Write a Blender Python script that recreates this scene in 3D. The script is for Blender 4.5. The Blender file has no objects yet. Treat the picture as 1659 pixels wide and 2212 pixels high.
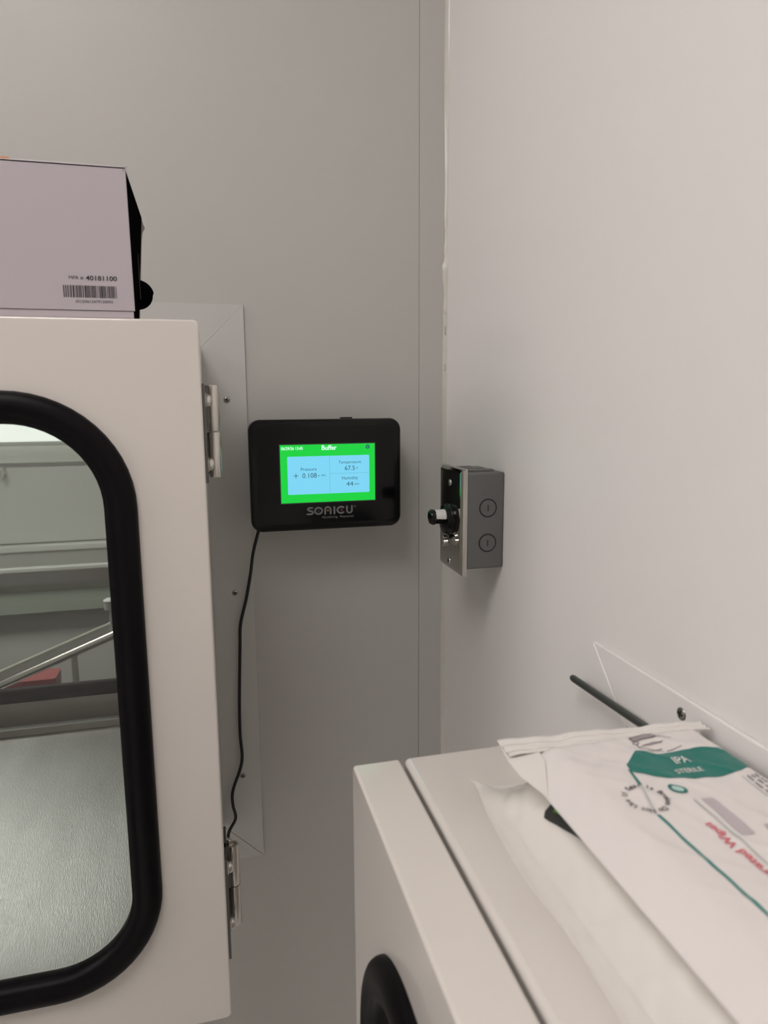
import bpy, bmesh, math, random
from mathutils import Vector, Matrix

R = math.radians
random.seed(7)
S = bpy.context.scene
COL = S.collection
ZC = 1.55                     # height of the camera above the floor

# ------------------------------------------------------------------ camera
cam_d = bpy.data.cameras.new('camera')
cam = bpy.data.objects.new('camera', cam_d)
COL.objects.link(cam)
cam_d.sensor_fit = 'VERTICAL'
cam_d.sensor_height = 36.0
cam_d.lens = 1492.92 / 2212 * 36.0
cam_d.clip_start = 0.01
yaw, pitch, roll = R(14.1647), R(-9.308), R(-0.3868)
fw = Vector((math.sin(yaw) * math.cos(pitch), math.cos(yaw) * math.cos(pitch), math.sin(pitch)))
rt = Vector((math.cos(yaw), -math.sin(yaw), 0))
up = rt.cross(fw)
rt2 = rt * math.cos(roll) + up * math.sin(roll)
up2 = -rt * math.sin(roll) + up * math.cos(roll)
cam.matrix_world = Matrix(((rt2.x, up2.x, -fw.x, -0.2939), (rt2.y, up2.y, -fw.y, -0.8418),
                           (rt2.z, up2.z, -fw.z, ZC), (0, 0, 0, 1)))
cam_d.dof.use_dof = True
cam_d.dof.focus_distance = 0.80
cam_d.dof.aperture_fstop = 24.3 / 2.3
S.camera = cam

# ------------------------------------------------------------------ world, light levels, exposure
S.view_settings.view_transform = 'Standard'
S.view_settings.look = 'None'
S.view_settings.gamma = 1.0
S.view_settings.use_curve_mapping = False
S.view_settings.exposure = 0.0
W = bpy.data.worlds.new('world'); S.world = W; W.use_nodes = True
W.node_tree.nodes['Background'].inputs[0].default_value = (0.9, 0.95, 1, 1)
W.node_tree.nodes['Background'].inputs[1].default_value = 0.05
PANEL_EMIT = 9.2              # ceiling panels of this room
FAR_EMIT = 13.0                # ceiling panels of the room behind the hatch
# ceiling light panels: (x, y, size x, size y)
ROOM_LIGHTS = [(-2.30, -0.85, 0.6, 1.2), (-3.70, -0.90, 0.6, 1.2), (-0.75, -1.00, 0.6, 0.6)]  # last two added out of view to lighten left-facing faces and level tops
FAR_LIGHTS = [(-1.5, 1.35, 1.2, 0.6)]

# ------------------------------------------------------------------ materials
def mat(name, base, rough=0.5, metal=0.0, noise=0.0, nscale=6.0, bump=0.0, bscale=200.0, coat=0.0,
        emit=None, estr=1.0, spec=0.5, stretch=None):
    m = bpy.data.materials.new(name); m.use_nodes = True
    nt = m.node_tree; p = nt.nodes['Principled BSDF']
    p.inputs['Base Color'].default_value = (*base, 1)
    p.inputs['Roughness'].default_value = rough
    p.inputs['Metallic'].default_value = metal
    p.inputs['Specular IOR Level'].default_value = spec
    p.inputs['Coat Weight'].default_value = coat
    p.inputs['Coat Roughness'].default_value = 0.08
    tc = nt.nodes.new('ShaderNodeTexCoord'); mp = nt.nodes.new('ShaderNodeMapping')
    nt.links.new(tc.outputs['Object'], mp.inputs[0])
    if stretch: mp.inputs['Scale'].default_value = stretch
    if noise:
        n = nt.nodes.new('ShaderNodeTexNoise'); n.inputs['Scale'].default_value = nscale
        n.inputs['Detail'].default_value = 4
        nt.links.new(mp.outputs[0], n.inputs['Vector'])
        mx = nt.nodes.new('ShaderNodeMix'); mx.data_type = 'RGBA'
        mx.inputs[6].default_value = (*[c * (1 - noise) for c in base], 1)
        mx.inputs[7].default_value = (*[min(1, c * (1 + noise)) for c in base], 1)
        nt.links.new(n.outputs[0], mx.inputs[0]); nt.links.new(mx.outputs[2], p.inputs['Base Color'])
    if bump:
        n = nt.nodes.new('ShaderNodeTexNoise'); n.inputs['Scale'].default_value = bscale
        n.inputs['Detail'].default_value = 3
        nt.links.new(mp.outputs[0], n.inputs['Vector'])
        b = nt.nodes.new('ShaderNodeBump'); b.inputs['Strength'].default_value = bump
        b.inputs['Distance'].default_value = 0.001
        nt.links.new(n.outputs[0], b.inputs['Height']); nt.links.new(b.outputs[0], p.inputs['Normal'])
    if emit:
        p.inputs['Emission Color'].default_value = (*emit, 1)
        p.inputs['Emission Strength'].default_value = estr
    return m

def clear_mat(name, tint, opacity, rough, diffuse):
    # thin clear film or pane: mostly transparent, a fresnel gloss, a share of milky diffuse
    m = bpy.data.materials.new(name); m.use_nodes = True
    nt = m.node_tree; nt.nodes.clear()
    out = nt.nodes.new('ShaderNodeOutputMaterial')
    tr = nt.nodes.new('ShaderNodeBsdfTransparent'); tr.inputs[0].default_value = (*tint, 1)
    gl = nt.nodes.new('ShaderNodeBsdfGlossy'); gl.inputs['Roughness'].default_value = rough
    df = nt.nodes.new('ShaderNodeBsdfDiffuse'); df.inputs[0].default_value = (*diffuse, 1)
    lw = nt.nodes.new('ShaderNodeLayerWeight'); lw.inputs['Blend'].default_value = 0.5
    pw_ = nt.nodes.new('ShaderNodeMath'); pw_.operation = 'POWER'; pw_.inputs[1].default_value = 4.5
    fr = nt.nodes.new('ShaderNodeMath'); fr.operation = 'MULTIPLY_ADD'; fr.inputs[1].default_value = 0.7; fr.inputs[2].default_value = 0.035
    nt.links.new(lw.outputs['Facing'], pw_.inputs[0]); nt.links.new(pw_.outputs[0], fr.inputs[0])
    m1 = nt.nodes.new('ShaderNodeMixShader'); m1.inputs[0].default_value = opacity
    m2 = nt.nodes.new('ShaderNodeMixShader')
    nt.links.new(tr.outputs[0], m1.inputs[1]); nt.links.new(df.outputs[0], m1.inputs[2])
    nt.links.new(fr.outputs[0], m2.inputs[0]); nt.links.new(m1.outputs[0], m2.inputs[1])
    nt.links.new(gl.outputs[0], m2.inputs[2]); nt.links.new(m2.outputs[0], out.inputs[0])
    return m

M = {}
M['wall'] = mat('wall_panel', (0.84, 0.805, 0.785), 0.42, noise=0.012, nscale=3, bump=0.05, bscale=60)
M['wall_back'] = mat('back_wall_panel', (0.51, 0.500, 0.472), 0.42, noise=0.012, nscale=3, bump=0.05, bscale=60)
M['far_wall'] = mat('far_wall_panel', (0.55, 0.55, 0.50), 0.45, noise=0.02, nscale=4)
M['floor'] = mat('vinyl_floor', (0.60, 0.59, 0.57), 0.35, noise=0.05, nscale=40)
M['ceiling'] = mat('ceiling_tile', (0.80, 0.79, 0.76), 0.7, bump=0.2, bscale=120)
M['caulk'] = mat('clear_caulk', (0.60, 0.58, 0.52), 0.28, noise=0.05, nscale=60, bump=0.3, bscale=90, coat=0.25)
M['coat'] = mat('white_powder_coat', (0.70, 0.652, 0.605), 0.16, noise=0.01, nscale=8, bump=0.06, bscale=300, coat=0.5)
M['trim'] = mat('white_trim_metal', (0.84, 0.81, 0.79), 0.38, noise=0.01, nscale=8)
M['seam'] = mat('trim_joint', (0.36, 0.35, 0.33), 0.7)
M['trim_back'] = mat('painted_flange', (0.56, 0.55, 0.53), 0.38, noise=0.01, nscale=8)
M['rubber'] = mat('black_rubber', (0.003, 0.0025, 0.003), 0.45, bump=0.04, bscale=400, spec=0.12)
M['glass'] = clear_mat('window_glass', (0.97, 0.98, 0.97), 0.01, 0.0, (0.8, 0.8, 0.8))
M['liner'] = mat('brushed_stainless', (0.60, 0.59, 0.57), 0.34, 1.0, noise=0.22, nscale=5, bump=0.32, bscale=260, stretch=(4, 0.6, 1))
M['steel'] = mat('polished_stainless', (0.60, 0.57, 0.53), 0.22, 1.0, bump=0.1, bscale=400)
M['plate_steel'] = mat('plate_stainless', (0.50, 0.49, 0.46), 0.07, 1.0)
M['dark_steel'] = mat('dull_steel', (0.17, 0.165, 0.16), 0.4, 1.0)
M['zinc'] = mat('zinc_screw', (0.36, 0.35, 0.32), 0.35, 1.0)
M['slot'] = mat('screw_slot', (0.02, 0.02, 0.018), 0.8)
M['grey_paint'] = mat('grey_box_paint', (0.125, 0.125, 0.122), 0.45, bump=0.15, bscale=400)
M['grey_dark'] = mat('knockout_groove', (0.02, 0.02, 0.02), 0.6)
M['black_plastic'] = mat('black_plastic', (0.0035, 0.0035, 0.004), 0.22, bump=0.05, bscale=500, spec=0.3)
M['black_bezel'] = mat('black_bezel', (0.0015, 0.0015, 0.002), 0.12, spec=0.25)
M['cord'] = mat('black_cord', (0.005, 0.005, 0.005), 0.5)
M['label_white'] = mat('label_white', (0.66, 0.66, 0.64), 0.5)
M['logo'] = mat('logo_grey', (0.16, 0.165, 0.17), 0.5)
M['logo_green'] = mat('logo_dark_green', (0.018, 0.028, 0.022), 0.4)
M['logo_amber'] = mat('logo_amber', (0.20, 0.13, 0.035), 0.4)
M['logo_red'] = mat('logo_red', (0.16, 0.01, 0.025), 0.4)
M['scr_green'] = mat('screen_green', (0, 0, 0), 0.3, emit=(0.0, 0.64, 0.045), estr=1.0)
M['scr_blue'] = mat('screen_pale_blue', (0, 0, 0), 0.3, emit=(0.20, 0.66, 0.90), estr=1.0)
M['scr_white'] = mat('screen_white', (0, 0, 0), 0.3, emit=(0.72, 1.0, 0.88), estr=1.1)
M['scr_text'] = mat('screen_text', (0, 0, 0), 0.3, emit=(0.03, 0.10, 0.14), estr=1.0)
M['scr_plus'] = mat('screen_plus', (0, 0, 0), 0.3, emit=(0.004, 0.02, 0.03), estr=1.0)
M['scr_gear'] = mat('screen_gear', (0, 0, 0), 0.3, emit=(0.01, 0.10, 0.13), estr=1.0)
M['card'] = mat('white_cardboard', (0.485, 0.43, 0.458), 0.42, noise=0.01, nscale=10, coat=0.15)
M['card_edge'] = mat('cardboard_edge', (0.42, 0.39, 0.36), 0.7)
M['card_dark'] = mat('near_black_card', (0.004, 0.0035, 0.0035), 0.9, spec=0.0)
M['ink'] = mat('black_ink', (0.012, 0.01, 0.012), 0.5)
M['orange'] = mat('orange_print', (0.62, 0.26, 0.12), 0.5)
M['pack'] = mat('white_pack_film', (0.75, 0.70, 0.68), 0.24, noise=0.02, nscale=20, bump=0.12, bscale=35, coat=0.35)
M['pack_seal'] = mat('pack_seal_film', (0.74, 0.70, 0.66), 0.18, bump=0.3, bscale=90, coat=0.5)
M['pouch'] = clear_mat('clear_pouch_film', (1, 1, 1), 0.5, 0.06, (0.95, 0.91, 0.86))
M['wipes'] = mat('folded_wipes', (0.88, 0.84, 0.78), 0.6, noise=0.03, nscale=30, bump=0.3, bscale=60)
M['teal'] = mat('teal_print', (0.0, 0.16, 0.135), 0.35)
M['teal_line'] = mat('teal_line_print', (0.035, 0.21, 0.19), 0.35)
M['grey_line'] = mat('grey_line_print', (0.50, 0.50, 0.48), 0.4)
M['grey_text'] = mat('grey_print', (0.20, 0.175, 0.175), 0.4)
M['lilac'] = mat('lilac_print', (0.50, 0.44, 0.46), 0.4)
M['icon'] = mat('icon_grey_print', (0.32, 0.27, 0.28), 0.4)
M['icon_line'] = mat('icon_line_print', (0.09, 0.07, 0.075), 0.4)
M['red'] = mat('red_print', (0.66, 0.15, 0.18), 0.4)
M['mint'] = mat('pale_mint_print', (0.42, 0.62, 0.58), 0.4)
M['label_dark'] = mat('dark_grey_print', (0.035, 0.036, 0.035), 0.4)
M['label_green'] = mat('green_print', (0.06, 0.28, 0.01), 0.4)
M['rod'] = mat('dark_rod', (0.10, 0.10, 0.095), 0.28, 0.6)
M['lamp'] = mat('lamp_diffuser', (0.8, 0.8, 0.8), 0.5, emit=(1.0, 0.962, 0.94), estr=PANEL_EMIT)
M['far_lamp'] = mat('far_lamp_diffuser', (0.8, 0.8, 0.8), 0.5, emit=(1.0, 1.0, 0.95), estr=FAR_EMIT)
M['lamp_frame'] = mat('lamp_frame_white', (0.75, 0.75, 0.73), 0.5)
M['bench_steel'] = mat('bench_stainless', (0.50, 0.50, 0.48), 0.3, 1.0, bump=0.1, bscale=100)
M['hood_white'] = mat('hood_white', (0.62, 0.62, 0.57), 0.3)
M['hood_glow'] = mat('hood_lamp', (0.8, 0.8, 0.8), 0.5, emit=(0.95, 1.0, 0.92), estr=0.75)
M['red_plastic'] = mat('red_plastic', (0.32, 0.035, 0.04), 0.4)
M['brown_plastic'] = mat('brown_plastic', (0.17, 0.13, 0.06), 0.5)
M['post'] = mat('cream_post', (0.55, 0.54, 0.46), 0.35)

# ------------------------------------------------------------------ helpers
def tag(o, label=None, cat=None, group=None, kind=None):
    if label: o['label'] = label
    if cat: o['category'] = cat
    if group: o['group'] = group
    if kind: o['kind'] = kind
    return o

def thing(name, loc, label, cat, rz=0.0, group=None):
    o = bpy.data.objects.new(name, None); COL.objects.link(o)
    o.empty_display_size = 0.02
    o.location = loc; o.rotation_euler = (0, 0, rz)
    return tag(o, label, cat, group)

class MB:
    """collects shapes, then links them as one mesh object"""
    def __init__(self): self.v = []; self.f = []; self.mi = []
    def add(self, vs, fs, mi=0):
        n = len(self.v); self.v += [tuple(v) for v in vs]
        for f in fs: self.f.append([i + n for i in f]); self.mi.append(mi)
        return self
    def box(self, a, b, mi=0):
        x0, y0, z0 = [min(p, q) for p, q in zip(a, b)]; x1, y1, z1 = [max(p, q) for p, q in zip(a, b)]
        vs = [(x0, y0, z0), (x1, y0, z0), (x1, y1, z0), (x0, y1, z0), (x0, y0, z1), (x1, y0, z1), (x1, y1, z1), (x0, y1, z1)]
        return self.add(vs, [(0, 3, 2, 1), (4, 5, 6, 7), (0, 1, 5, 4), (1, 2, 6, 5), (2, 3, 7, 6), (3, 0, 4, 7)], mi)
    def loops(self, loops, closed=True, cap0=False, cap1=False, mi=0, wrap=False):
        n = len(loops[0]); vs = [p for l in loops for p in l]; fs = []
        L = len(loops)
        for i in range(L if wrap else L - 1):
            a, b = i * n, ((i + 1) % L) * n
            for k in range(n if closed else n - 1):
                k2 = (k + 1) % n
                fs.append((a + k, a + k2, b + k2, b + k))
        if cap0: fs.append(tuple(reversed(range(n))))
        if cap1: fs.append(tuple(range((L - 1) * n, L * n)))
        return self.add(vs, fs, mi)
    def tube(self, pts, r, n=12, mi=0, caps=True):
        pts = [Vector(p) for p in pts]; loops = []
        prev = None
        for i, p in enumerate(pts):
            t = (pts[min(i + 1, len(pts) - 1)] - pts[max(i - 1, 0)]).normalized()
            if prev is None:
                u = t.cross(Vector((0, 0, 1)));
                if u.length < 0.1: u = t.cross(Vector((0, 1, 0)))
            else: u = prev - t * prev.dot(t)
            u.normalize(); prev = u; w = t.cross(u)
            rr = r[i] if isinstance(r, (list, tuple)) else r
            loops.append([p + (u * math.cos(a) + w * math.sin(a)) * rr for a in [2 * math.pi * k / n for k in range(n)]])
        return self.loops(loops, cap0=caps, cap1=caps, mi=mi)
    def lathe(self, prof, origin, axis, n=24, mi=0):
        """prof: (radius, height along axis)"""
        ax = Vector(axis).normalized(); u = ax.orthogonal().normalized(); w = ax.cross(u); o = Vector(origin)
        loops = [[o + ax * h + (u * math.cos(a) + w * math.sin(a)) * max(r, 1e-5) for a in [2 * math.pi * k / n for k in range(n)]] for r, h in prof]
        return self.loops(loops, cap0=True, cap1=True, mi=mi)
    def build(self, name, mats, parent=None, smooth=False, bevel=0.0, seg=2, angle=40, fix=True):
        me = bpy.data.meshes.new(name); me.from_pydata([tuple(v) for v in self.v], [], self.f)
        if not isinstance(mats, (list, tuple)): mats = [mats]
        for m in mats: me.materials.append(m)
        for p, i in zip(me.polygons, self.mi): p.material_index = i
        if fix:
            bm = bmesh.new(); bm.from_mesh(me); bmesh.ops.recalc_face_normals(bm, faces=bm.faces); bm.to_mesh(me); bm.free()
        if smooth:
            for p in me.polygons: p.use_smooth = True
            me.set_sharp_from_angle(angle=R(angle))
        o = bpy.data.objects.new(name, me); COL.objects.link(o); o.parent = parent
        if bevel:
            b = o.modifiers.new('bevel', 'BEVEL'); b.width = bevel; b.segments = seg
            b.limit_method = 'ANGLE'; b.angle_limit = R(50); b.harden_normals = False
            for p in me.polygons: p.use_smooth = True
            me.set_sharp_from_angle(angle=R(35)) if not smooth else None
        return o

def struct(o): o['kind'] = 'structure'; return o

def rrect(x0, x1, z0, z1, r, n=10):
    """rounded rectangle in the x-z plane, counter-clockwise, 4*(n+1) points"""
    r = max(r, 1e-4); out = []
    for cx, cz, a0 in ((x1 - r, z1 - r, 0), (x0 + r, z1 - r, 90), (x0 + r, z0 + r, 180), (x1 - r, z0 + r, 270)):
        for k in range(n + 1):
            a = R(a0 + 90 * k / n); out.append((cx + r * math.cos(a), cz + r * math.sin(a)))
    return out

FONTCACHE = {}
def text2d(s, h, align='CENTER', bold=0.0, shear=0.0, width=None):
    """text as flat 2-D verts and faces; h = cap height"""
    cu = bpy.data.curves.new('t', 'FONT'); cu.body = s; cu.size = h / 0.69; cu.align_x = 'LEFT'
    cu.offset = bold; cu.shear = shear; cu.resolution_u = 4
    ob = bpy.data.objects.new('t', cu); COL.objects.link(ob)
    dg = bpy.context.evaluated_depsgraph_get()
    me = bpy.data.meshes.new_from_object(ob.evaluated_get(dg))
    vs = [(v.co.x, v.co.y) for v in me.vertices]; fs = [tuple(p.vertices) for p in me.polygons]
    bpy.data.objects.remove(ob); bpy.data.curves.remove(cu); bpy.data.meshes.remove(me)
    x0 = min(v[0] for v in vs); x1 = max(v[0] for v in vs)
    sc = (width / (x1 - x0)) if width else 1.0
    off = {'LEFT': x0, 'CENTER': (x0 + x1) / 2, 'RIGHT': x1}[align]
    return [((x - off) * sc, y) for x, y in vs], fs

def stroke2d(pts, w, cap=True, n=10):
    """thick polyline with round joints in 2-D -> list of (verts, faces)"""
    out = []
    for a, b in zip(pts, pts[1:]):
        dx, dy = b[0] - a[0], b[1] - a[1]; L = math.hypot(dx, dy) or 1e-9
        nx, ny = -dy / L * w / 2, dx / L * w / 2
        out.append(([(a[0] + nx, a[1] + ny), (a[0] - nx, a[1] - ny), (b[0] - nx, b[1] - ny), (b[0] + nx, b[1] + ny)], [(0, 1, 2, 3)]))
    for i, p in enumerate(pts):
        if cap or 0 < i < len(pts) - 1:
            out.append(([(p[0] + w / 2 * math.cos(2 * math.pi * k / n), p[1] + w / 2 * math.sin(2 * math.pi * k / n)) for k in range(n)], [tuple(range(n))]))
    return out

def ribbon2d(pts, w, n=8):
    """one flat ribbon along a path, mitred joints and round ends, nothing overlapping"""
    closed = math.hypot(pts[0][0] - pts[-1][0], pts[0][1] - pts[-1][1]) < 1e-6
    if closed: pts = pts[:-1]
    N = len(pts); Lf, Rt = [], []
    for i, p in enumerate(pts):
        a = pts[i - 1] if (closed or i) else pts[0]; b = pts[(i + 1) % N] if (closed or i < N - 1) else pts[-1]
        def nv(u, v):
            d = math.hypot(v[0] - u[0], v[1] - u[1]); return (-(v[1] - u[1]) / d, (v[0] - u[0]) / d) if d > 1e-9 else None
        n1, n2 = nv(a, p), nv(p, b); n1 = n1 or n2; n2 = n2 or n1
        m = (n1[0] + n2[0], n1[1] + n2[1]); L = math.hypot(*m) or 1; m = (m[0] / L, m[1] / L)
        k = w / 2 / max(0.5, m[0] * n1[0] + m[1] * n1[1])
        Lf.append((p[0] + m[0] * k, p[1] + m[1] * k)); Rt.append((p[0] - m[0] * k, p[1] - m[1] * k))
    vs = Lf + Rt; fs = [(i, (i + 1) % N, N + (i + 1) % N, N + i) for i in range(N if closed else N - 1)]
    if not closed:
        for end, c, l, r in ((0, pts[0], 0, N), (1, pts[-1], 2 * N - 1, N - 1)):
            a0 = math.atan2(vs[l][1] - c[1], vs[l][0] - c[0]); base = len(vs)
            vs += [(c[0] + w / 2 * math.cos(a0 + math.pi * k / n), c[1] + w / 2 * math.sin(a0 + math.pi * k / n)) for k in range(1, n)]
            fs.append(tuple([l] + list(range(base, base + n - 1)) + [r]))
    return vs, fs

def arc(cx, cy, rx, ry, a0, a1, n=14):
    return [(cx + rx * math.cos(R(a0 + (a1 - a0) * k / n)), cy + ry * math.sin(R(a0 + (a1 - a0) * k / n))) for k in range(n + 1)]

def screw_mb(mb, c, axis, r=0.0032, dome=0.0012):
    ax = Vector(axis).normalized(); c = Vector(c)
    mb.lathe([(0, -0.001), (r, -0.001), (r, 0.0003), (r * 0.85, dome * 0.7), (r * 0.45, dome), (0, dome * 1.02)], c, axis, 20, 0)
    u = ax.orthogonal().normalized(); w = ax.cross(u)
    ca, sa = math.cos(0.6), math.sin(0.6)
    for d, e in ((u * ca + w * sa, w * ca - u * sa), (w * ca - u * sa, u * ca + w * sa)):
        L, t = r * 0.62, r * 0.15
        vs = [c + d * (i * L) + e * (j * t) + ax * (dome + h) for h in (-0.0004, 0.00012) for i, j in ((-1, -1), (1, -1), (1, 1), (-1, 1))]
        mb.add(vs, [(0, 3, 2, 1), (4, 5, 6, 7), (0, 1, 5, 4), (1, 2, 6, 5), (2, 3, 7, 6), (3, 0, 4, 7)], 1)
    return mb

# ================================================================== ROOM SHELL
CEIL = 2.60
CH_W, CH_H, CH_D = 0.61, 0.6014, 0.607       # pass-through chamber
LX1, LYF, LZ1 = -0.2971, -0.2903, ZC + 0.0593  # left chamber: right edge, door face, top
RXF, RY1, RZ1 = -0.2103, -0.4190, ZC - 0.2416  # right chamber: door face, far edge, top

def wall_with_hole(name, x0, x1, z0, z1, hx0, hx1, hz0, hz1, t, m, along='x'):
    mb = MB()
    f = (lambda x, d, z: (x, d, z)) if along == 'x' else (lambda x, d, z: (d, x, z))
    for a, b in (((x0, z0), (hx0, z1)), ((hx1, z0), (x1, z1)), ((hx0, z0), (hx1, hz0)), ((hx0, hz1), (hx1, z1))):
        mb.box(f(a[0], 0, a[1]), f(b[0], t, b[1]))
    return struct(mb.build(name, m))

ROOM_X0, ROOM_Y0 = -4.6, -3.4
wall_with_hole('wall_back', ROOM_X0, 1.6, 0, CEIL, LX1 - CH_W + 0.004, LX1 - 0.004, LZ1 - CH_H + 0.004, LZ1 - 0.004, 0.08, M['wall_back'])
wall_with_hole('wall_right', ROOM_Y0, 0, 0, CEIL, RY1 - CH_W + 0.004, RY1 - 0.004, RZ1 - CH_H + 0.004, RZ1 - 0.004, 0.08, M['wall'], 'y')
struct(MB().box((ROOM_X0 - 0.08, ROOM_Y0, 0), (ROOM_X0, 4.0, CEIL)).build('wall_left', M['wall']))
struct(MB().box((ROOM_X0, ROOM_Y0 - 0.08, 0), (0.08, ROOM_Y0, CEIL)).build('wall_front', M['wall']))
struct(MB().box((ROOM_X0, 0.08, 0), (1.6, 4.0, 0.0)).box((ROOM_X0, ROOM_Y0, -0.05), (1.6, 4.0, 0.0)).build('floor', M['floor']))
struct(MB().box((ROOM_X0, ROOM_Y0, CEIL), (1.6, 4.0, CEIL + 0.05)).build('ceiling', M['ceiling']))
struct(MB().box((ROOM_X0, 3.9, 0), (1.6, 4.0, CEIL)).build('wall_far', M['far_wall']))
struct(MB().box((1.5, 0.08, 0), (1.6, 3.9, CEIL)).build('wall_far_right', M['far_wall']))

# corner strip of the back wall, a thin angle with an edge that makes the vertical seam
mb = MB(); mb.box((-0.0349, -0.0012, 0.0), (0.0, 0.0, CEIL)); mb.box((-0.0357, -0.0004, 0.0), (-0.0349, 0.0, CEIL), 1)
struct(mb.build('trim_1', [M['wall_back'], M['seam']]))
# bead of sealant down the corner, uneven
mb = MB(); loops = []
zs = [k * 0.006 for k in range(int(CEIL / 0.006))]
rnd = random.Random(3)
for z in zs:
    zr = z - ZC
    rough = 0.0007 if 0.10 < zr < 0.24 else 0.00012
    r = 0.0036 + rough * rnd.uniform(-1, 1) + 0.0008 * math.sin(z * 17) + (0.0018 if 0.14 < zr < 0.16 else 0)
    loops.append([(0.001, -0.0012 - r * 1.1, z), (-r * 0.35, -0.0012 - r * 0.75, z), (-r * 0.62, -0.0012 - r * 0.50, z), (-r * 0.85, -0.0012 - r * 0.30, z), (-r * 1.3, 0.0, z), (0.001, 0.001, z)])
mb.loops(loops, cap0=True, cap1=True)
struct(mb.build('trim_2', M['caulk'], smooth=True, angle=80))
# small flecks where the sealant has torn open
mb = MB()
for zr, l in ((0.083, 0.011), (0.038, 0.009), (0.104, 0.004)):
    mb.box((-0.0034, -0.0046, ZC + zr - l / 2), (-0.0022, -0.0036, ZC + zr + l / 2))
struct(mb.build('trim_3', M['grey_line'], bevel=0.0004))

# ceiling lights
def ceiling_light(x, y, sx, sy, lamp, label):
    t = thing('ceiling_light', (x, y, CEIL), label, 'light', group=None)
    mb = MB(); a, b = sx / 2 + 0.02, sy / 2 + 0.02
    for p, q in (((-a, -b), (a, -b + 0.02)), ((-a, b - 0.02), (a, b)), ((-a, -b), (-a + 0.02, b)), ((a - 0.02, -b), (a, b))):
        mb.box((*p, -0.02), (*q, 0.0))
    mb.build('frame', M['lamp_frame'], t)
    MB().box((-sx / 2, -sy / 2, -0.012), (sx / 2, sy / 2, -0.002)).build('diffuser', lamp, t)
    return t
ll = ['bright long ceiling light panel high above, middle one of the three', 'added long ceiling light panel, unseen, farthest to the left of the room', 'added square ceiling light panel, unseen, high above the right hatch']
for (x, y, sx, sy), l in zip(ROOM_LIGHTS, ll): ceiling_light(x, y, sx, sy, M['lamp'], l)
for x, y, sx, sy in FAR_LIGHTS: ceiling_light(x, y, sx, sy, M['far_lamp'], 'ceiling light panel of the room beyond the hatch window')

# ================================================================== PASS-THROUGH CHAMBERS
T_DOOR, GAP = 0.0323, 0.0032
GM, GW, GR = 0.0515, 0.0240, 0.088            # gasket margin, width, outer corner radius

def make_door(root, y0, y1, front):
    """pan door: a thin skin with the window, folded edges behind it; front = -1 or +1, the side of the skin"""
    n = 12; sk = 0.005; w = 0.004; m = GM + GW * 0.5
    ya, yb = (y0, y0 + sk) if front < 0 else (y1, y1 - sk)
    ye = y1 if front < 0 else y0
    lo = rrect(0, CH_W, -CH_H, 0, 0.004, n)
    lw_ = rrect(w, CH_W - w, -CH_H + w, -w, 0.002, n)
    li = rrect(m, CH_W - m, -CH_H + m, -m, GR - GW * 0.5, n)
    L = lambda q, y: [(x, y, z) for x, z in q]
    mb = MB(); mb.loops([L(lo, ye), L(lo, ya), L(li, ya), L(li, yb), L(lw_, yb), L(lw_, ye)], wrap=True)
    d = mb.build('door', M['coat'], root, bevel=0.0024, seg=3)
    g0, g1 = min(ya, yb), max(ya, yb); bf, bb = (0.0098, 0.0060) if front < 0 else (0.0060, 0.0098)
    prof = []
    for k in range(15):
        a = math.pi * k / 14; h = -bf * math.sin(a) ** 0.8
        if 8 <= k <= 9: h += 0.0014                    # locking-strip groove
        prof.append((GW / 2 - GW / 2 * math.cos(a), g0 + h))
    for k in range(15):
        a = math.pi * k / 14; prof.append((GW / 2 + GW / 2 * math.cos(a), g1 + bb * math.sin(a) ** 0.8))
    mb = MB(); mb.loops([[(x, y, z) for x, z in rrect(GM + q, CH_W - GM - q, -CH_H + GM + q, -GM - q, GR - q, 14)] for q, y in prof], wrap=True)
    g = mb.build('gasket', M['rubber'], d, smooth=True, angle=60); tag(g, 'black rubber window gasket')
    yc = (g0 + g1) / 2
    mb = MB(); mb.loops([L(li, yc - 0.002), L(li, yc + 0.002)], cap0=True, cap1=True)
    tag(mb.build('window_pane', M['glass'], d), 'clear glass pane')
    return d

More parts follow.
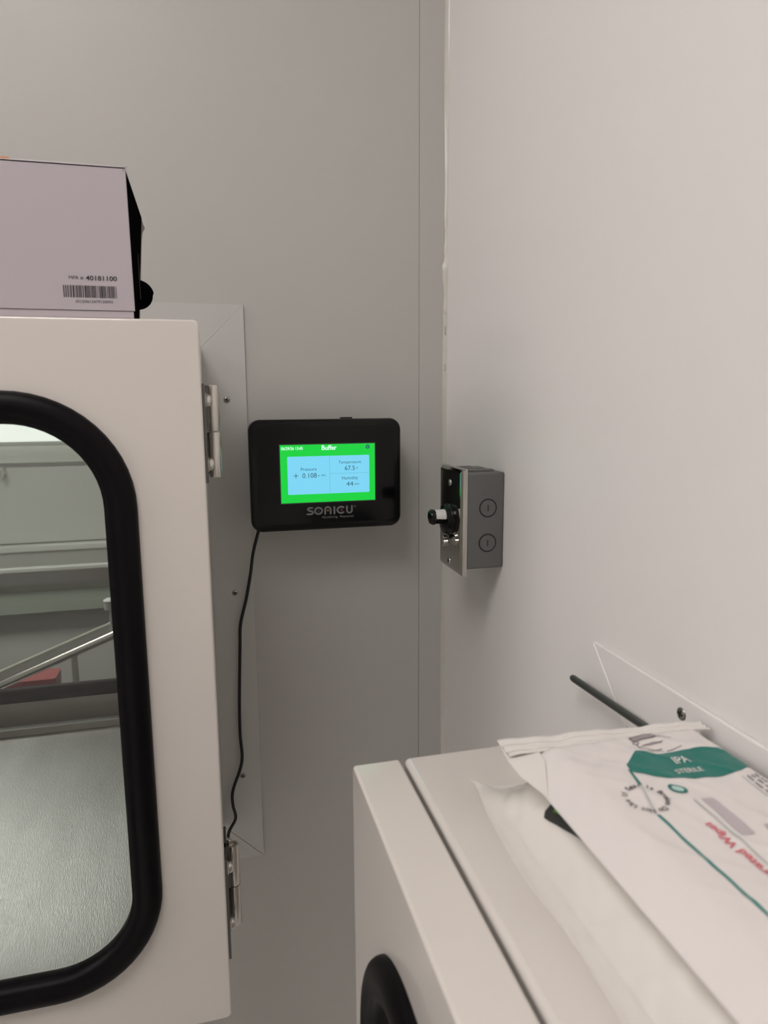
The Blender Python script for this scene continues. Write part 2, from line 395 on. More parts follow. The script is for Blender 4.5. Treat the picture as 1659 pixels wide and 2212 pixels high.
def make_hinge(root, zc, L, leaf_lo):
    """two-knuckle lift-off hinge on the side face x = CH_W; zc = top of the barrel, L = barrel length"""
    x = CH_W; yb = 0.0275
    mb = MB()
    mb.box((x, 0.004, zc - L - leaf_lo), (x + 0.0022, yb - 0.004, zc + 0.001))          # leaf on the door
    mb.box((x, yb + 0.004, zc - L), (x + 0.0022, 0.056, zc))                            # leaf on the body
    mb.box((x + 0.0015, yb - 0.006, zc - L * 0.49), (x + 0.0045, yb + 0.007, zc))
    h = mb.build('hinge', M['dark_steel'], root, bevel=0.0005); tag(h, 'dull steel hinge leaves')
    for a, b in ((zc - L * 0.497, zc), (zc - L, zc - L * 0.503)):
        mb = MB(); c = (x + 0.0075, yb, a)
        mb.lathe([(0.0022, 0.0005), (0.0028, 0.0), (0.0050, 0.0003), (0.0054, 0.0010), (0.0054, b - a - 0.0010), (0.0050, b - a), (0.0034, b - a), (0.0034, b - a - 0.0022), (0.0, b - a - 0.0024)], c, (0, 0, 1), 24)
        tag(mb.build('knuckle', M['steel'], h, smooth=True, angle=40), 'bright steel hinge barrel')
    for yy, zz in ((0.013, zc - 0.012), (0.013, zc - L + 0.012), (0.047, zc - 0.012), (0.047, zc - L + 0.012)):
        mb = MB(); mb.lathe([(0.0062, -0.0005), (0.0062, 0.0008), (0.0056, 0.0012)], (x + 0.002, yy, zz), (1, 0, 0), 20)
        mb.lathe([(0.0050, 0.0), (0.0050, 0.0008), (0.0044, 0.0024), (0.0030, 0.0036), (0.0, 0.0040)], (x + 0.0034, yy, zz), (1, 0, 0), 20)
        mb.build('screw', M['steel'], h, smooth=True, angle=40)
    return h

def make_chamber(loc, rz, yw, label, flange):
    root = thing('pass_through_chamber', loc, label, 'pass-through chamber', rz)
    yb0 = T_DOOR + GAP
    w = 0.012
    mb = MB(); n = 4
    o = rrect(0, CH_W, -CH_H, 0, 0.004, n); i = rrect(w, CH_W - w, -CH_H + w, -w, 0.004, n)
    mb.loops([[(x, yb0, z) for x, z in o], [(x, CH_D, z) for x, z in o], [(x, CH_D, z) for x, z in i], [(x, yb0, z) for x, z in i]], wrap=True)
    mb.build('body', M['coat'], root, bevel=0.004, seg=4)
    # stainless liner: floor, roof, two sides with a raised lip at both ends
    mb = MB(); t = 0.0015; a = w + 0.0002
    mb.box((a, yb0 + 0.001, -CH_H + a), (CH_W - a, CH_D - 0.001, -CH_H + a + t))
    mb.box((a, yb0 + 0.001, -a - t), (CH_W - a, CH_D - 0.001, -a))
    mb.box((a, yb0 + 0.001, -CH_H + a), (a + t, CH_D - 0.001, -a))
    mb.box((CH_W - a - t, yb0 + 0.001, -CH_H + a), (CH_W - a, CH_D - 0.001, -a))
    mb.build('liner', M['liner'], root)
    for y0, y1, lh in ((yb0 + 0.001, yb0 + 0.014, 0.002), (CH_D - 0.016, CH_D - 0.001, 0.012)):
        mb = MB()
        b = a + t + lh
        A = [(x, z) for x, z in rrect(a + t, CH_W - a - t, -CH_H + a + t, -a - t, 0.001, 2)]
        B = [(x, z) for x, z in rrect(b, CH_W - b, -CH_H + b, -b, 0.003, 2)]
        mb.loops([[(x, y0, z) for x, z in A], [(x, y1, z) for x, z in A], [(x, y1, z) for x, z in B], [(x, y0, z) for x, z in B]], wrap=True)
        mb.build('frame_lip', M['bench_steel'], root, bevel=0.0008)
    make_door(root, 0.0, T_DOOR, -1)
    make_door(root, CH_D + GAP, CH_D + GAP + T_DOOR, 1)
    # mitred flange strips on the wall
    F, th = 0.0490, 0.0032
    c = [(-F, F), (CH_W + F, F), (CH_W + F, -CH_H - F), (-F, -CH_H - F)]
    d = [(0.0, 0.0), (CH_W, 0.0), (CH_W, -CH_H), (0.0, -CH_H)]
    for k in range(4):
        k2 = (k + 1) % 4; g0, g1 = [0.0005 if (rz or q > 1) else 0.00003 for q in (k, k2)]
        ca, cb, da, db = Vector(c[k]), Vector(c[k2]), Vector(d[k]), Vector(d[k2])
        u = (cb - ca).normalized()
        q = [ca + u * g0, cb - u * g1, db - u * g1, da + u * g0]
        mb = MB(); mb.loops([[(p.x, yw - th, p.y) for p in q], [(p.x, yw - 0.0003, p.y) for p in q]], cap0=True, cap1=True)
        mb.build('flange_strip', flange, root, bevel=0.0008 if rz else 0.0003)
    for k in range(4):
        ca, da = Vector(c[k]), Vector(d[k])
        dirv = (da - ca).normalized(); nrm = Vector((-dirv.y, dirv.x)) * 0.00035
        q = [ca + nrm, ca - nrm, da - nrm, da + nrm]
        mb = MB(); mb.add([(p.x, yw - th + 0.0006, p.y) for p in q], [(0, 1, 2, 3)])
        mb.build('mitre_joint', M['seam'] if k > 1 else flange, root)
    zs = [-0.0593, -0.2925, -0.5344]
    pos = [(CH_W + 0.0262, z) for z in zs] + [(-0.0262, z) for z in zs] + [(CH_W * f, 0.0376) for f in ((0.0982, 0.5, 0.9018) if rz else (0.12, 0.5))] + [(CH_W * f, -CH_H - 0.0262) for f in (0.12, 0.5, 0.88)]
    for x, z in pos:
        mb = MB(); screw_mb(mb, (x, yw - th, z), (0, -1, 0), 0.0038 if z < 0 else 0.0043)
        tag(mb.build('screw', [M['zinc'], M['slot']], root, smooth=True, angle=50), 'zinc cross-head screw')
    return root

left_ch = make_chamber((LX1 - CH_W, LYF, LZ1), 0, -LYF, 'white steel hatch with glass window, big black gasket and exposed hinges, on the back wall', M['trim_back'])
make_hinge(left_ch, -0.0478, 0.0740, 0.002)
make_hinge(left_ch, -0.4515, 0.0790, 0.016)
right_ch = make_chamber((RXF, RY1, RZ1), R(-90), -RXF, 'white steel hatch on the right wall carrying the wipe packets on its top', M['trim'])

# ================================================================== WALL MONITOR
MX0, MX1, MZ0, MZ1, MY = -0.2508, -0.0738, ZC - 0.1506, ZC - 0.0223, -0.0550
mon = thing('wall_monitor', ((MX0 + MX1) / 2, 0.0, (MZ0 + MZ1) / 2), 'black wall-mounted monitor with a bright green Buffer screen showing pressure and humidity', 'monitor')
mw, mh = (MX1 - MX0) / 2, (MZ1 - MZ0) / 2
mb = MB(); loops = []
for ins, y in ((0.006, -0.0200), (0.0012, -0.0225), (0.0, MY + 0.0045), (0.0006, MY + 0.0022), (0.0022, MY + 0.0006), (0.0045, MY)):
    loops.append([(x, y, z) for x, z in rrect(-mw + ins, mw - ins, -mh + ins, mh - ins, 0.0135 - ins, 10)])
mb.loops(loops, cap0=True, cap1=True)
mb.build('housing', M['black_plastic'], mon, smooth=True, angle=30)
mb = MB(); mb.box((-0.050, -0.0205, -0.040), (0.050, -0.0003, 0.040)); mb.build('wall_mount', M['black_plastic'], mon, bevel=0.002)
p = rrect(-mw + 0.0085, mw - 0.0085, -mh + 0.0085, mh - 0.0085, 0.006, 6)
MB().loops([[(x, MY - 0.0001, z) for x, z in p], [(x, MY - 0.0004, z) for x, z in p]], cap0=True, cap1=True).build('front_glass', M['black_bezel'], mon)
MB().box((0.020, -0.036, mh - 0.001), (0.034, -0.030, mh + 0.0012)).build('button', M['black_plastic'], mon, bevel=0.0004)
SX0, SX1 = -0.2163 - (MX0 + MX1) / 2, -0.1062 - (MX0 + MX1) / 2
SZ0, SZ1 = ZC - 0.1176 - (MZ0 + MZ1) / 2, ZC - 0.0510 - (MZ0 + MZ1) / 2
SW, SH = SX1 - SX0, SZ1 - SZ0
def sc(u, v): return SX0 + u * SW, SZ1 - v * SH
yd = MY - 0.0006
mb = MB(); fr = 0.0012
mb.loops([[(SX0 - fr, yd, SZ0 - fr), (SX1 + fr, yd, SZ0 - fr), (SX1 + fr, yd, SZ1 + fr), (SX0 - fr, yd, SZ1 + fr)],
          [(SX0, yd, SZ0), (SX1, yd, SZ0), (SX1, yd, SZ1), (SX0, yd, SZ1)]])
mb.build('screen_edge', mat('screen_edge_grey', (0.03, 0.03, 0.028), 0.3), mon, fix=False)
disp = MB().box((SX0, yd - 0.0002, SZ0), (SX1, yd + 0.0001, SZ1)).build('display', M['scr_green'], mon)
tag(disp, 'lit green display')
x0, z1 = sc(0.072, 0.20); x1, z0 = sc(0.938, 0.855)
p = rrect(x0, x1, z0, z1, 0.0012, 4)
MB().loops([[(x, yd - 0.0003, z) for x, z in p], [(x, yd - 0.0001, z) for x, z in p]], cap0=True, cap1=True).build('readout_panel', M['scr_blue'], disp)
mb = MB(); yt = yd - 0.00045
def put(mb, vf, cx, cz, mi, y=yt):
    vs, fs = vf; mb.add([(cx + x, y, cz + z) for x, z in vs], fs, mi)
def st(s, u, v, h, mi, **k):
    cx, cz = sc(u, v); put(mb, text2d(s, h * SH, **k), cx, cz - h * SH / 2, mi)
st('06/29/26 13:45', 0.013, 0.060, 0.050, 0, align='LEFT', bold=0.00006, width=0.222 * SW)
mb.build('date_text', M['scr_white'], disp, fix=False)
mb = MB()
st('Buffer', 0.512, 0.058, 0.078, 0, bold=0.00012, width=0.158 * SW)
mb.build('title_text', M['scr_white'], disp, fix=False)
mb = MB()
st('Pressure', 0.292, 0.420, 0.054, 1, width=0.165 * SW)
st('0.108', 0.300, 0.530, 0.082, 1, width=0.150 * SW)
st('in. WC', 0.430, 0.535, 0.036, 1, width=0.083 * SW)
st('Temperature', 0.728, 0.315, 0.050, 1, width=0.240 * SW)
st('67.5', 0.728, 0.420, 0.078, 1, width=0.108 * SW)
st('\u00b0F', 0.803, 0.428, 0.032, 1, width=0.024 * SW)
st('Humidity', 0.728, 0.592, 0.054, 1, width=0.172 * SW)
st('44', 0.725, 0.697, 0.074, 1, width=0.075 * SW)
st('%RH', 0.800, 0.705, 0.030, 1, width=0.055 * SW)
for a, b, w in (((0.13, 0.53), (0.185, 0.53), 0.0006),):
    cx, cz = sc(0.157, 0.53)
    for vf in stroke2d([(-0.0028, 0), (0.0028, 0)], 0.0006, False) + stroke2d([(0, -0.0028), (0, 0.0028)], 0.0006, False): put(mb, vf, cx, cz, 2)
mb.build('reading_text', [M['scr_white'], M['scr_text'], M['scr_plus']], disp, fix=False)
mb = MB()
for vf in stroke2d([(sc(0.512, 0)[0], sc(0, 0.21)[1]), (sc(0.512, 0)[0], sc(0, 0.845)[1])], 0.00035, False): put(mb, vf, 0, 0, 0)
mb.build('readout_rule', mat('screen_rule', (0, 0, 0), 0.3, emit=(0.11, 0.42, 0.55)), disp, fix=False)
mb = MB()
for vf in stroke2d([(sc(0.512, 0)[0], sc(0, 0.510)[1]), (sc(0.93, 0)[0], sc(0, 0.510)[1])], 0.00035, False): put(mb, vf, 0, 0, 0)
mb.build('readout_rule', bpy.data.materials['screen_rule'], disp, fix=False)
# settings gear
mb = MB()
cx, cz = sc(0.922, 0.058); gv = []
for k in range(16):
    rr = 0.0028 if k % 2 == 0 else 0.0020
    for da in (-8, 8): gv.append((rr * math.cos(R(k * 22.5 + da)), rr * math.sin(R(k * 22.5 + da))))
inn = [(0.0009 * math.cos(R(k * 22.5 + d)), 0.0009 * math.sin(R(k * 22.5 + d))) for k in range(16) for d in (-8, 8)]
mb.loops([[(cx + x, yt, cz + z) for x, z in gv], [(cx + x, yt, cz + z) for x, z in inn]])
mb.build('gear_icon', M['scr_gear'], disp, fix=False)
# maker's logo, stroked letters
mb = MB()
lx0, lx1 = -0.1874 - (MX0 + MX1) / 2, -0.1341 - (MX0 + MX1) / 2
lz0, lz1 = ZC - 0.1323 - (MZ0 + MZ1) / 2, ZC - 0.1235 - (MZ0 + MZ1) / 2
lw, lh = lx1 - lx0, lz1 - lz0
def lp(pts): return [(lx0 + a * lw, lz0 + b * lh) for a, b in pts]
y_l = MY - 0.0006; sw = 0.0021
strokes = [
    [(0.12, 0.92), (0.045, 0.92), (0.02, 0.74), (0.05, 0.56), (0.115, 0.46), (0.135, 0.28), (0.105, 0.10), (0.01, 0.10)],
    arc(0.255, 0.50, 0.078, 0.42, 0, 360, 26),
    [(0.40, 0.06)] + arc(0.46, 0.60, 0.06, 0.36, 180, 0, 14) + [(0.52, 0.06)],
    [(0.605, 0.06), (0.605, 0.94)],
    arc(0.755, 0.50, 0.082, 0.42, 48, 312, 22),
    [(0.885, 0.94)] + arc(0.94, 0.40, 0.055, 0.33, 180, 360, 14) + [(0.995, 0.94)]]
for s_ in strokes: put(mb, ribbon2d(lp(s_), sw), 0, 0, 0, y_l)
for (a, b), mi, r in (((0.255, 0.50), 1, 0.0016), ((0.46, 0.50), 2, 0.0013), ((0.765, 0.50), 3, 0.0014)):
    c0, c1 = lp([(a, b)])[0]
    put(mb, ([(c0 + r * math.cos(R(k * 20)), c1 + r * math.sin(R(k * 20))) for k in range(18)], [tuple(range(18))]), 0, 0, mi, y_l - 0.0001)
put(mb, text2d('TM', 0.0014, 'LEFT', bold=0.00004, width=0.0034), lx1 + 0.0012, lz1 - 0.0014, 0, y_l)
put(mb, text2d('Monitoring', 0.0028, 'LEFT', shear=0.25, bold=0.00003, width=0.0190), lx0 + 0.0172, lz0 - 0.0046, 0, y_l)
put(mb, text2d('Measured', 0.0028, 'LEFT', shear=0.25, bold=0.00003, width=0.0170), lx0 + 0.0382, lz0 - 0.0046, 0, y_l)
tag(mb.build('logo', [M['logo'], M['logo_green'], M['logo_amber'], M['logo_red']], mon, fix=False), 'grey lettered logo with three coloured dots')

def smooth_path(pts, sub=6):
    pts = [Vector(p) for p in pts]; out = []
    for i in range(len(pts) - 1):
        p0, p1, p2, p3 = pts[max(i - 1, 0)], pts[i], pts[i + 1], pts[min(i + 2, len(pts) - 1)]
        for k in range(sub):
            t = k / sub
            out.append(0.5 * ((2 * p1) + (-p0 + p2) * t + (2 * p0 - 5 * p1 + 4 * p2 - p3) * t * t + (-p0 + 3 * p1 - 3 * p2 + p3) * t ** 3))
    out.append(pts[-1]); return out
cpts = [(-0.2395, -0.036, -0.146), (-0.2423, -0.034, -0.1535), (-0.2487, -0.026, -0.180), (-0.2520, -0.014, -0.2080), (-0.2580, -0.0095, -0.240), (-0.2660, -0.009, -0.2717), (-0.2678, -0.0085, -0.3011),
        (-0.2703, -0.008, -0.3488), (-0.2718, -0.008, -0.385), (-0.2722, -0.008, -0.416), (-0.2716, -0.008, -0.4536), (-0.2840, -0.009, -0.4898), (-0.2850, -0.011, -0.5088), (-0.2825, -0.012, -0.5273), (-0.2925, -0.016, -0.546), (-0.2935, -0.050, -0.560)]
o0 = Vector(((MX0 + MX1) / 2, 0, (MZ0 + MZ1) / 2 - ZC))
mb = MB(); mb.tube([Vector(p) - o0 for p in smooth_path(cpts)], 0.0019, 10)
tag(mb.build('power_cord', M['cord'], mon, smooth=True), 'thin black cord hanging to the hatch')

# ================================================================== ELECTRICAL BOX WITH SENSOR
PX, PY0, PY1, PZ0, PZ1 = -0.0420, -0.1872, -0.1172, -0.1835, -0.0712
BZ0, BZ1 = -0.1756, -0.0750
ebox = thing('electrical_box', (0.0, (PY0 + PY1) / 2, ZC + (PZ0 + PZ1) / 2), 'grey metal electrical box with stainless cover plate on the right wall near the corner', 'electrical box')
pw, ph = (PY1 - PY0) / 2, (PZ1 - PZ0) / 2; bz0, bz1 = BZ0 - (PZ0 + PZ1) / 2, BZ1 - (PZ0 + PZ1) / 2
mb = MB(); mb.box((PX + 0.0005, -pw + 0.0005, bz0), (-0.0002, pw - 0.0005, bz1))
tag(mb.build('box', M['grey_paint'], ebox, bevel=0.0022, seg=3), 'grey painted box')
# raised ribs on the top face
mb = MB()
for ya, xa, xb in ((-pw + 0.010, -0.040, -0.008), (-pw + 0.026, -0.040, -0.013), (-pw + 0.044, -0.038, -0.018)):
    mb.box((xa, ya, bz1 - 0.0005), (xb, ya + 0.010, bz1 + 0.0022))
mb.build('top_rib', M['grey_paint'], ebox, bevel=0.0008)
for zc in (-0.1112, -0.1478):                       # knock-outs facing the viewer
    zz = zc - (PZ0 + PZ1) / 2 ; cx = -0.0182; yf = -pw + 0.0005; zz -= 0.0005
    mb = MB()
    for r0, r1, mi, yy in ((0.0082, 0.0098, 1, yf - 0.0003), (0.0074, 0.0083, 0, yf - 0.0006)):
        mb.loops([[(cx + r0 * math.cos(R(a * 10)), yy, zz + r0 * math.sin(R(a * 10))) for a in range(36)], [(cx + r1 * math.cos(R(a * 10)), yy, zz + r1 * math.sin(R(a * 10))) for a in range(36)],
                  [(cx + r1 * math.cos(R(a * 10)), yf + 0.0002, zz + r1 * math.sin(R(a * 10))) for a in range(36)], [(cx + r0 * math.cos(R(a * 10)), yf + 0.0002, zz + r0 * math.sin(R(a * 10))) for a in range(36)]], wrap=True, mi=mi)
    mb.lathe([(0.0, 0.0), (0.0076, 0.0), (0.0073, 0.0005), (0.0, 0.0006)], (cx, yf, zz), (0, -1, 0), 36, 0)
    mb.box((cx - 0.0005, yf - 0.0009, zz - 0.0032), (cx + 0.0005, yf - 0.0002, zz + 0.0032), 1)
    mb.build('knockout', [M['grey_paint'], M['grey_dark']], ebox)
# cover plate with folded edge
mb = MB(); loops = []
for ins, x in ((0.0, PX + 0.0012), (0.0, PX - 0.0012), (0.0010, PX - 0.0032), (0.0040, PX - 0.0052), (0.0048, PX - 0.0053)):
    loops.append([(x, a, b) for a, b in rrect(-pw + ins, pw - ins, -ph + ins, ph - ins, 0.0012, 3)])
mb.loops(loops, cap0=True, cap1=True)
plate = mb.build('cover_plate', M['plate_steel'], ebox, smooth=True, angle=15); tag(plate, 'stainless cover plate')
zp = (PZ0 + PZ1) / 2
for zz in (-0.0883, -0.1733):
    mb = MB(); screw_mb(mb, (PX - 0.0053, 0, zz - zp), (-1, 0, 0), 0.0036, 0.0014)
    mb.build('screw', [M['steel'], M['slot']], plate, smooth=True, angle=50)
# black sensor probe: flange, stem, cap and a white label
xs = PX - 0.0053; zz = -0.1275 - zp
mb = MB(); mb.lathe([(0.0170, 0.0), (0.0172, 0.0022), (0.0168, 0.0030), (0.0158, 0.0034), (0.0150, 0.0072), (0.0110, 0.0078), (0.0086, 0.0095), (0.0, 0.0098)], (xs, 0, zz), (-1, 0, 0), 32)
prb = mb.build('probe_base', M['black_plastic'], ebox, smooth=True, angle=35); tag(prb, 'round black probe base')
zs_ = zz + 0.0038
mb = MB(); mb.lathe([(0.0076, 0.006), (0.0076, 0.0188), (0.0078, 0.0191), (0.0078, 0.0222), (0.0070, 0.0238), (0.0056, 0.0244), (0.0, 0.0246)], (xs, -0.004, zs_), (-1, 0, 0), 28)
for k in range(6):
    a = R(k * 60 + 10); c = (xs - 0.0206, -0.004 + 0.0074 * math.cos(a), zs_ + 0.0074 * math.sin(a))
    mb.box((c[0] - 0.0018, c[1] - 0.0008, c[2] - 0.0008), (c[0] + 0.0018, c[1] + 0.0008, c[2] + 0.0008))
prs = mb.build('probe_stem', M['black_plastic'], ebox, smooth=True, angle=35); tag(prs, 'black plastic probe stem')
mb = MB(); loops = []
for h in (0.0076, 0.0084, 0.0180, 0.0188):
    a0, a1 = (-92, 14) if 0.008 < h < 0.018 else (-86, 8)
    a0, a1 = -a1, -a0
    lo = []
    for k in range(13):
        a = R(a0 + (a1 - a0) * k / 12)
        lo.append((xs - h, -0.004 - 0.00775 * math.cos(a), zs_ + 0.00775 * math.sin(a)))
    loops.append(lo)
mb.loops(loops, closed=False)
tag(mb.build('label', M['label_white'], prs, smooth=True), 'blank white sticker')
# small knurled bushing under the probe
zz = -0.1500 - zp
mb = MB()
mb.lathe([(0.0066, 0.0), (0.0066, 0.0030), (0.0058, 0.0034), (0.0058, 0.0045)], (xs, -0.002, zz), (-1, 0, 0), 6)
n = 30; loops = []
for h in (0.0045, 0.0050, 0.0085, 0.0092):
    loops.append([(xs - h, -0.002 + (0.0054 + (0.0004 if k % 2 else -0.0002)) * math.cos(2 * math.pi * k / n), zz + (0.0054 + (0.0004 if k % 2 else -0.0002)) * math.sin(2 * math.pi * k / n)) for k in range(n)])
mb.loops(loops, cap0=True, cap1=True)
mb.build('gland_nut', M['steel'], ebox, smooth=True, angle=20)

# ================================================================== CARDBOARD BOX ON THE LEFT CHAMBER
BX1, BYF, BYB = -0.3420, -0.2863, -0.1720
bz_0, bz_1 = 0.0602 - 0.0, 0.1640
cb = thing('cardboard_box', (BX1 - 0.15, (BYF + BYB) / 2, LZ1), 'white cardboard box with barcode, its dark end open, on top of the left hatch', 'box')
ox, oy, oz = BX1 - 0.15, (BYF + BYB) / 2, LZ1 - ZC
def BL(x, y, z): return (x - ox, y - oy, z - oz)
bxl = BX1 - 0.30; t = 0.0009
mb = MB()
# front panel (slightly sagging), bottom, back, top
def card_panel(mb, q, nrm, th, mi=0):
    q = [Vector(p) for p in q]; n = Vector(nrm) * th
    mb.add([*q, *[p + n for p in q]], [(0, 1, 2, 3), (7, 6, 5, 4), (0, 4, 5, 1), (1, 5, 6, 2), (2, 6, 7, 3), (3, 7, 4, 0)], mi)
zb = 0.0598
card_panel(mb, [BL(bxl, BYF, 0.0650), BL(BX1, BYF, 0.0650), BL(BX1 - 0.0006, BYF, bz_1), BL(bxl, BYF, bz_1)], (0, 1, 0), t)
card_panel(mb, [BL(bxl, BYF + 0.0006, zb), BL(BX1 - 0.001, BYF + 0.0006, zb), BL(BX1 - 0.001, BYF + 0.0006, 0.0646), BL(bxl, BYF + 0.0006, 0.0646)], (0, 1, 0), t)
card_panel(mb, [BL(bxl, BYF + 0.001, zb), BL(BX1 - 0.001, BYF + 0.001, zb), BL(BX1 - 0.009, BYB, zb), BL(bxl, BYB, zb)], (0, 0, 1), t)
card_panel(mb, [BL(bxl, BYF, bz_1), BL(BX1 - 0.0006, BYF, bz_1), BL(BX1 - 0.001, BYB, bz_1 - 0.006), BL(bxl, BYB, bz_1)], (0, 0, -1), t)
card_panel(mb, [BL(bxl, BYB - t, zb), BL(BX1 - 0.009, BYB - t, zb), BL(BX1 - 0.001, BYB - t, bz_1 - 0.006), BL(bxl, BYB - t, bz_1)], (0, 1, 0), t)
card_panel(mb, [BL(bxl, BYF, zb), BL(bxl, BYB, zb), BL(bxl, BYB, bz_1), BL(bxl, BYF, bz_1)], (1, 0, 0), t)
tag(mb.build('carton', M['card'], cb), 'white card carton')
# lid fold along the top front edge and a curled corner
mb = MB(); mb.tube([BL(bxl, BYF + 0.0012, bz_1 + 0.0001), BL(BX1 - 0.05, BYF + 0.0010, bz_1 + 0.0002), BL(BX1 - 0.002, BYF + 0.0010, bz_1)], 0.0007, 8)
mb.build('lid_fold', M['card'], cb, smooth=True)
mb = MB(); card_panel(mb, [BL(BX1 - 0.0028, BYF - 0.0002, bz_1 - 0.0030), BL(BX1 - 0.0004, BYF - 0.0002, bz_1 - 0.0006), BL(BX1 + 0.0012, BYF + 0.001, bz_1 + 0.0012), BL(BX1 - 0.0012, BYF - 0.001, bz_1 - 0.0004)], (0, -1, 0), 0.0003)
mb.build('torn_corner', M['card_edge'], cb)
# near-black panel set across the open end
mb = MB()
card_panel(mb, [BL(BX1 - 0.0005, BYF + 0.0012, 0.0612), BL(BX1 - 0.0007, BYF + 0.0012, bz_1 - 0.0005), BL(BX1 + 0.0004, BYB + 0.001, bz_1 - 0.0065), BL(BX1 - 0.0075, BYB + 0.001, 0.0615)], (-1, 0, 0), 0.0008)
lin = mb.build('end_panel', M['card_dark'], cb); tag(lin, 'near-black panel across the open end')
mb = MB(); mb.tube([BL(BX1 + 0.0004, BYF + 0.055 + 0.004 * math.cos(a), 0.098 + 0.018 * math.sin(a)) for a in [R(k * 12 + 100) for k in range(14)]], 0.0003, 6)
mb.build('thumb_cut', mat('thumb_cut_edge', (0.05, 0.045, 0.04), 0.7), cb)
# torn edge of the back flap and the rounded black tab that sticks out
mb = MB(); card_panel(mb, [BL(BX1 - 0.0074, BYB - 0.001, 0.063), BL(BX1 - 0.0067, BYB - 0.001, 0.063), BL(BX1 + 0.0009, BYB - 0.001, 0.1550), BL(BX1 + 0.0003, BYB - 0.001, 0.1570)], (0, -1, 0), 0.0006)
card_panel(mb, [BL(BX1 - 0.0012, BYB - 0.002, 0.1340), BL(BX1 + 0.0006, BYB - 0.002, 0.1445), BL(BX1 + 0.0030, BYB - 0.002, 0.1480), BL(BX1 + 0.0006, BYB - 0.002, 0.1550)], (0, -1, 0), 0.0005)
mb.build('back_flap_edge', M['card_edge'], cb)
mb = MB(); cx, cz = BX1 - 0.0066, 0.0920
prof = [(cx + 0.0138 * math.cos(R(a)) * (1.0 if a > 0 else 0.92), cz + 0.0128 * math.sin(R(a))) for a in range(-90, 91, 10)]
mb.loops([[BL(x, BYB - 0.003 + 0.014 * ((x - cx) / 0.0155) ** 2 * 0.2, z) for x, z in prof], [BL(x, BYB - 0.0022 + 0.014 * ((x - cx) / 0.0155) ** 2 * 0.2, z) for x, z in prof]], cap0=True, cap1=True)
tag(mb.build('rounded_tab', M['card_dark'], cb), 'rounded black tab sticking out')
mb = MB(); mb.box(BL(bxl, BYF + 0.0005, bz_1 - 0.0002), BL(-0.4180, BYF + 0.006, bz_1 + 0.0018))
tag(mb.build('orange_strip', M['orange'], cb), 'orange printed strip')
# print: MFR number, barcode, digits
mb = MB(); yp = BYF - 0.00015 - oy
def bt(s, x, z, h, **k):
    vs, fs = text2d(s, h, **k); mb.add([(x - ox + a, yp, z - oz + b) for a, b in vs], fs, 0)
bt('MFR #', -0.3855, 0.0862, 0.0023, align='LEFT', width=0.0098)
bt('40181100', -0.3742, 0.0858, 0.0031, align='LEFT', bold=0.00009, width=0.0212)
bt('(01)20612479120093', -0.3695, 0.0700, 0.0019, width=0.0250)
rb = random.Random(11); x = -0.3898; xe = -0.3535; q = (xe - x) / 104
k = 0
while x < xe - q:
    w = q * rb.choice([1, 1, 1, 2, 2, 3]); w = min(w, xe - x)
    mb.add([(x - ox, yp, 0.0736 - oz), (x + w - ox, yp, 0.0736 - oz), (x + w - ox, yp, 0.0820 - oz), (x - ox, yp, 0.0820 - oz)], [(0, 1, 2, 3)])
    x += w + q * rb.choice([1, 1, 1, 2, 2])
mb.build('print', M['ink'], cb, fix=False)

# ================================================================== WIPE PACKETS ON THE RIGHT CHAMBER
def sstep(a, b, x):
    t = max(0.0, min(1.0, (x - a) / (b - a))); return t * t * (3 - 2 * t)
def clampn(x, a, b): return max(a, min(b, x))

# ---- lower clear pouch
LPX0, LPX1, LPY0, LPY1 = -0.1480, -0.0240, -0.4720, -0.7600
lpz = RZ1 - ZC
pouch = thing('wipe_pouch', ((LPX0 + LPX1) / 2, (LPY0 + LPY1) / 2, RZ1), 'clear plastic pouch of wipes lying flat under the printed wipe packet', 'pouch')
pcx, pcy = (LPX0 + LPX1) / 2, (LPY0 + LPY1) / 2
def wr(x, y): return 0.0016 * max(0.0, math.sin(x * 210 + y * 150 + 1.5 * math.sin(y * 70))) ** 6 + 0.0009 * math.sin(x * 260 + y * 90) * math.sin(y * 75 - x * 60) + 0.0006 * math.sin(x * 520 - y * 340 + 1)
def low_top(x, y):
    h = 0.0285 * sstep(LPX0 + 0.002, LPX0 + 0.030, x) * sstep(LPX1 + 0.000, LPX1 - 0.020, x)
    h *= sstep(LPY0, LPY0 - 0.045, y) * sstep(LPY1, LPY1 + 0.03, y)
    curl = 0.0100 * math.exp(-((x - LPX0) / 0.012) ** 2 - ((y - (LPY0 - 0.006)) / 0.016) ** 2)
    e = sstep(0.0005, 0.006, h)
    calm = 1 - math.exp(-((x + 0.1240) / 0.014) ** 2 - ((y + 0.5500) / 0.022) ** 2)
    return 0.0012 + h + curl + e * calm * wr(x, y)
mb = MB(); NX, NY = 70, 110; vs = []; fs = []
for j in range(NY + 1):
    for i in range(NX + 1):
        x = LPX0 + (LPX1 - LPX0) * i / NX; y = LPY0 + (LPY1 - LPY0) * j / NY
        xx = x + 0.0012 * math.sin(y * 60) * (1 if i == 0 else 0)
        vs.append((xx - pcx, y - pcy, low_top(x, y)))
for j in range(NY):
    for i in range(NX):
        a = j * (NX + 1) + i; fs.append((a, a + 1, a + NX + 2, a + NX + 1))
mb.add(vs, fs)
mb.build('film', M['pouch'], pouch, smooth=True, angle=180, fix=False)
mb = MB(); vs = []; fs = []; NX, NY = 40, 60
x0_, x1_, y0_, y1_ = LPX0 + 0.0120, LPX1 - 0.004, LPY0 - 0.018, LPY1 + 0.012
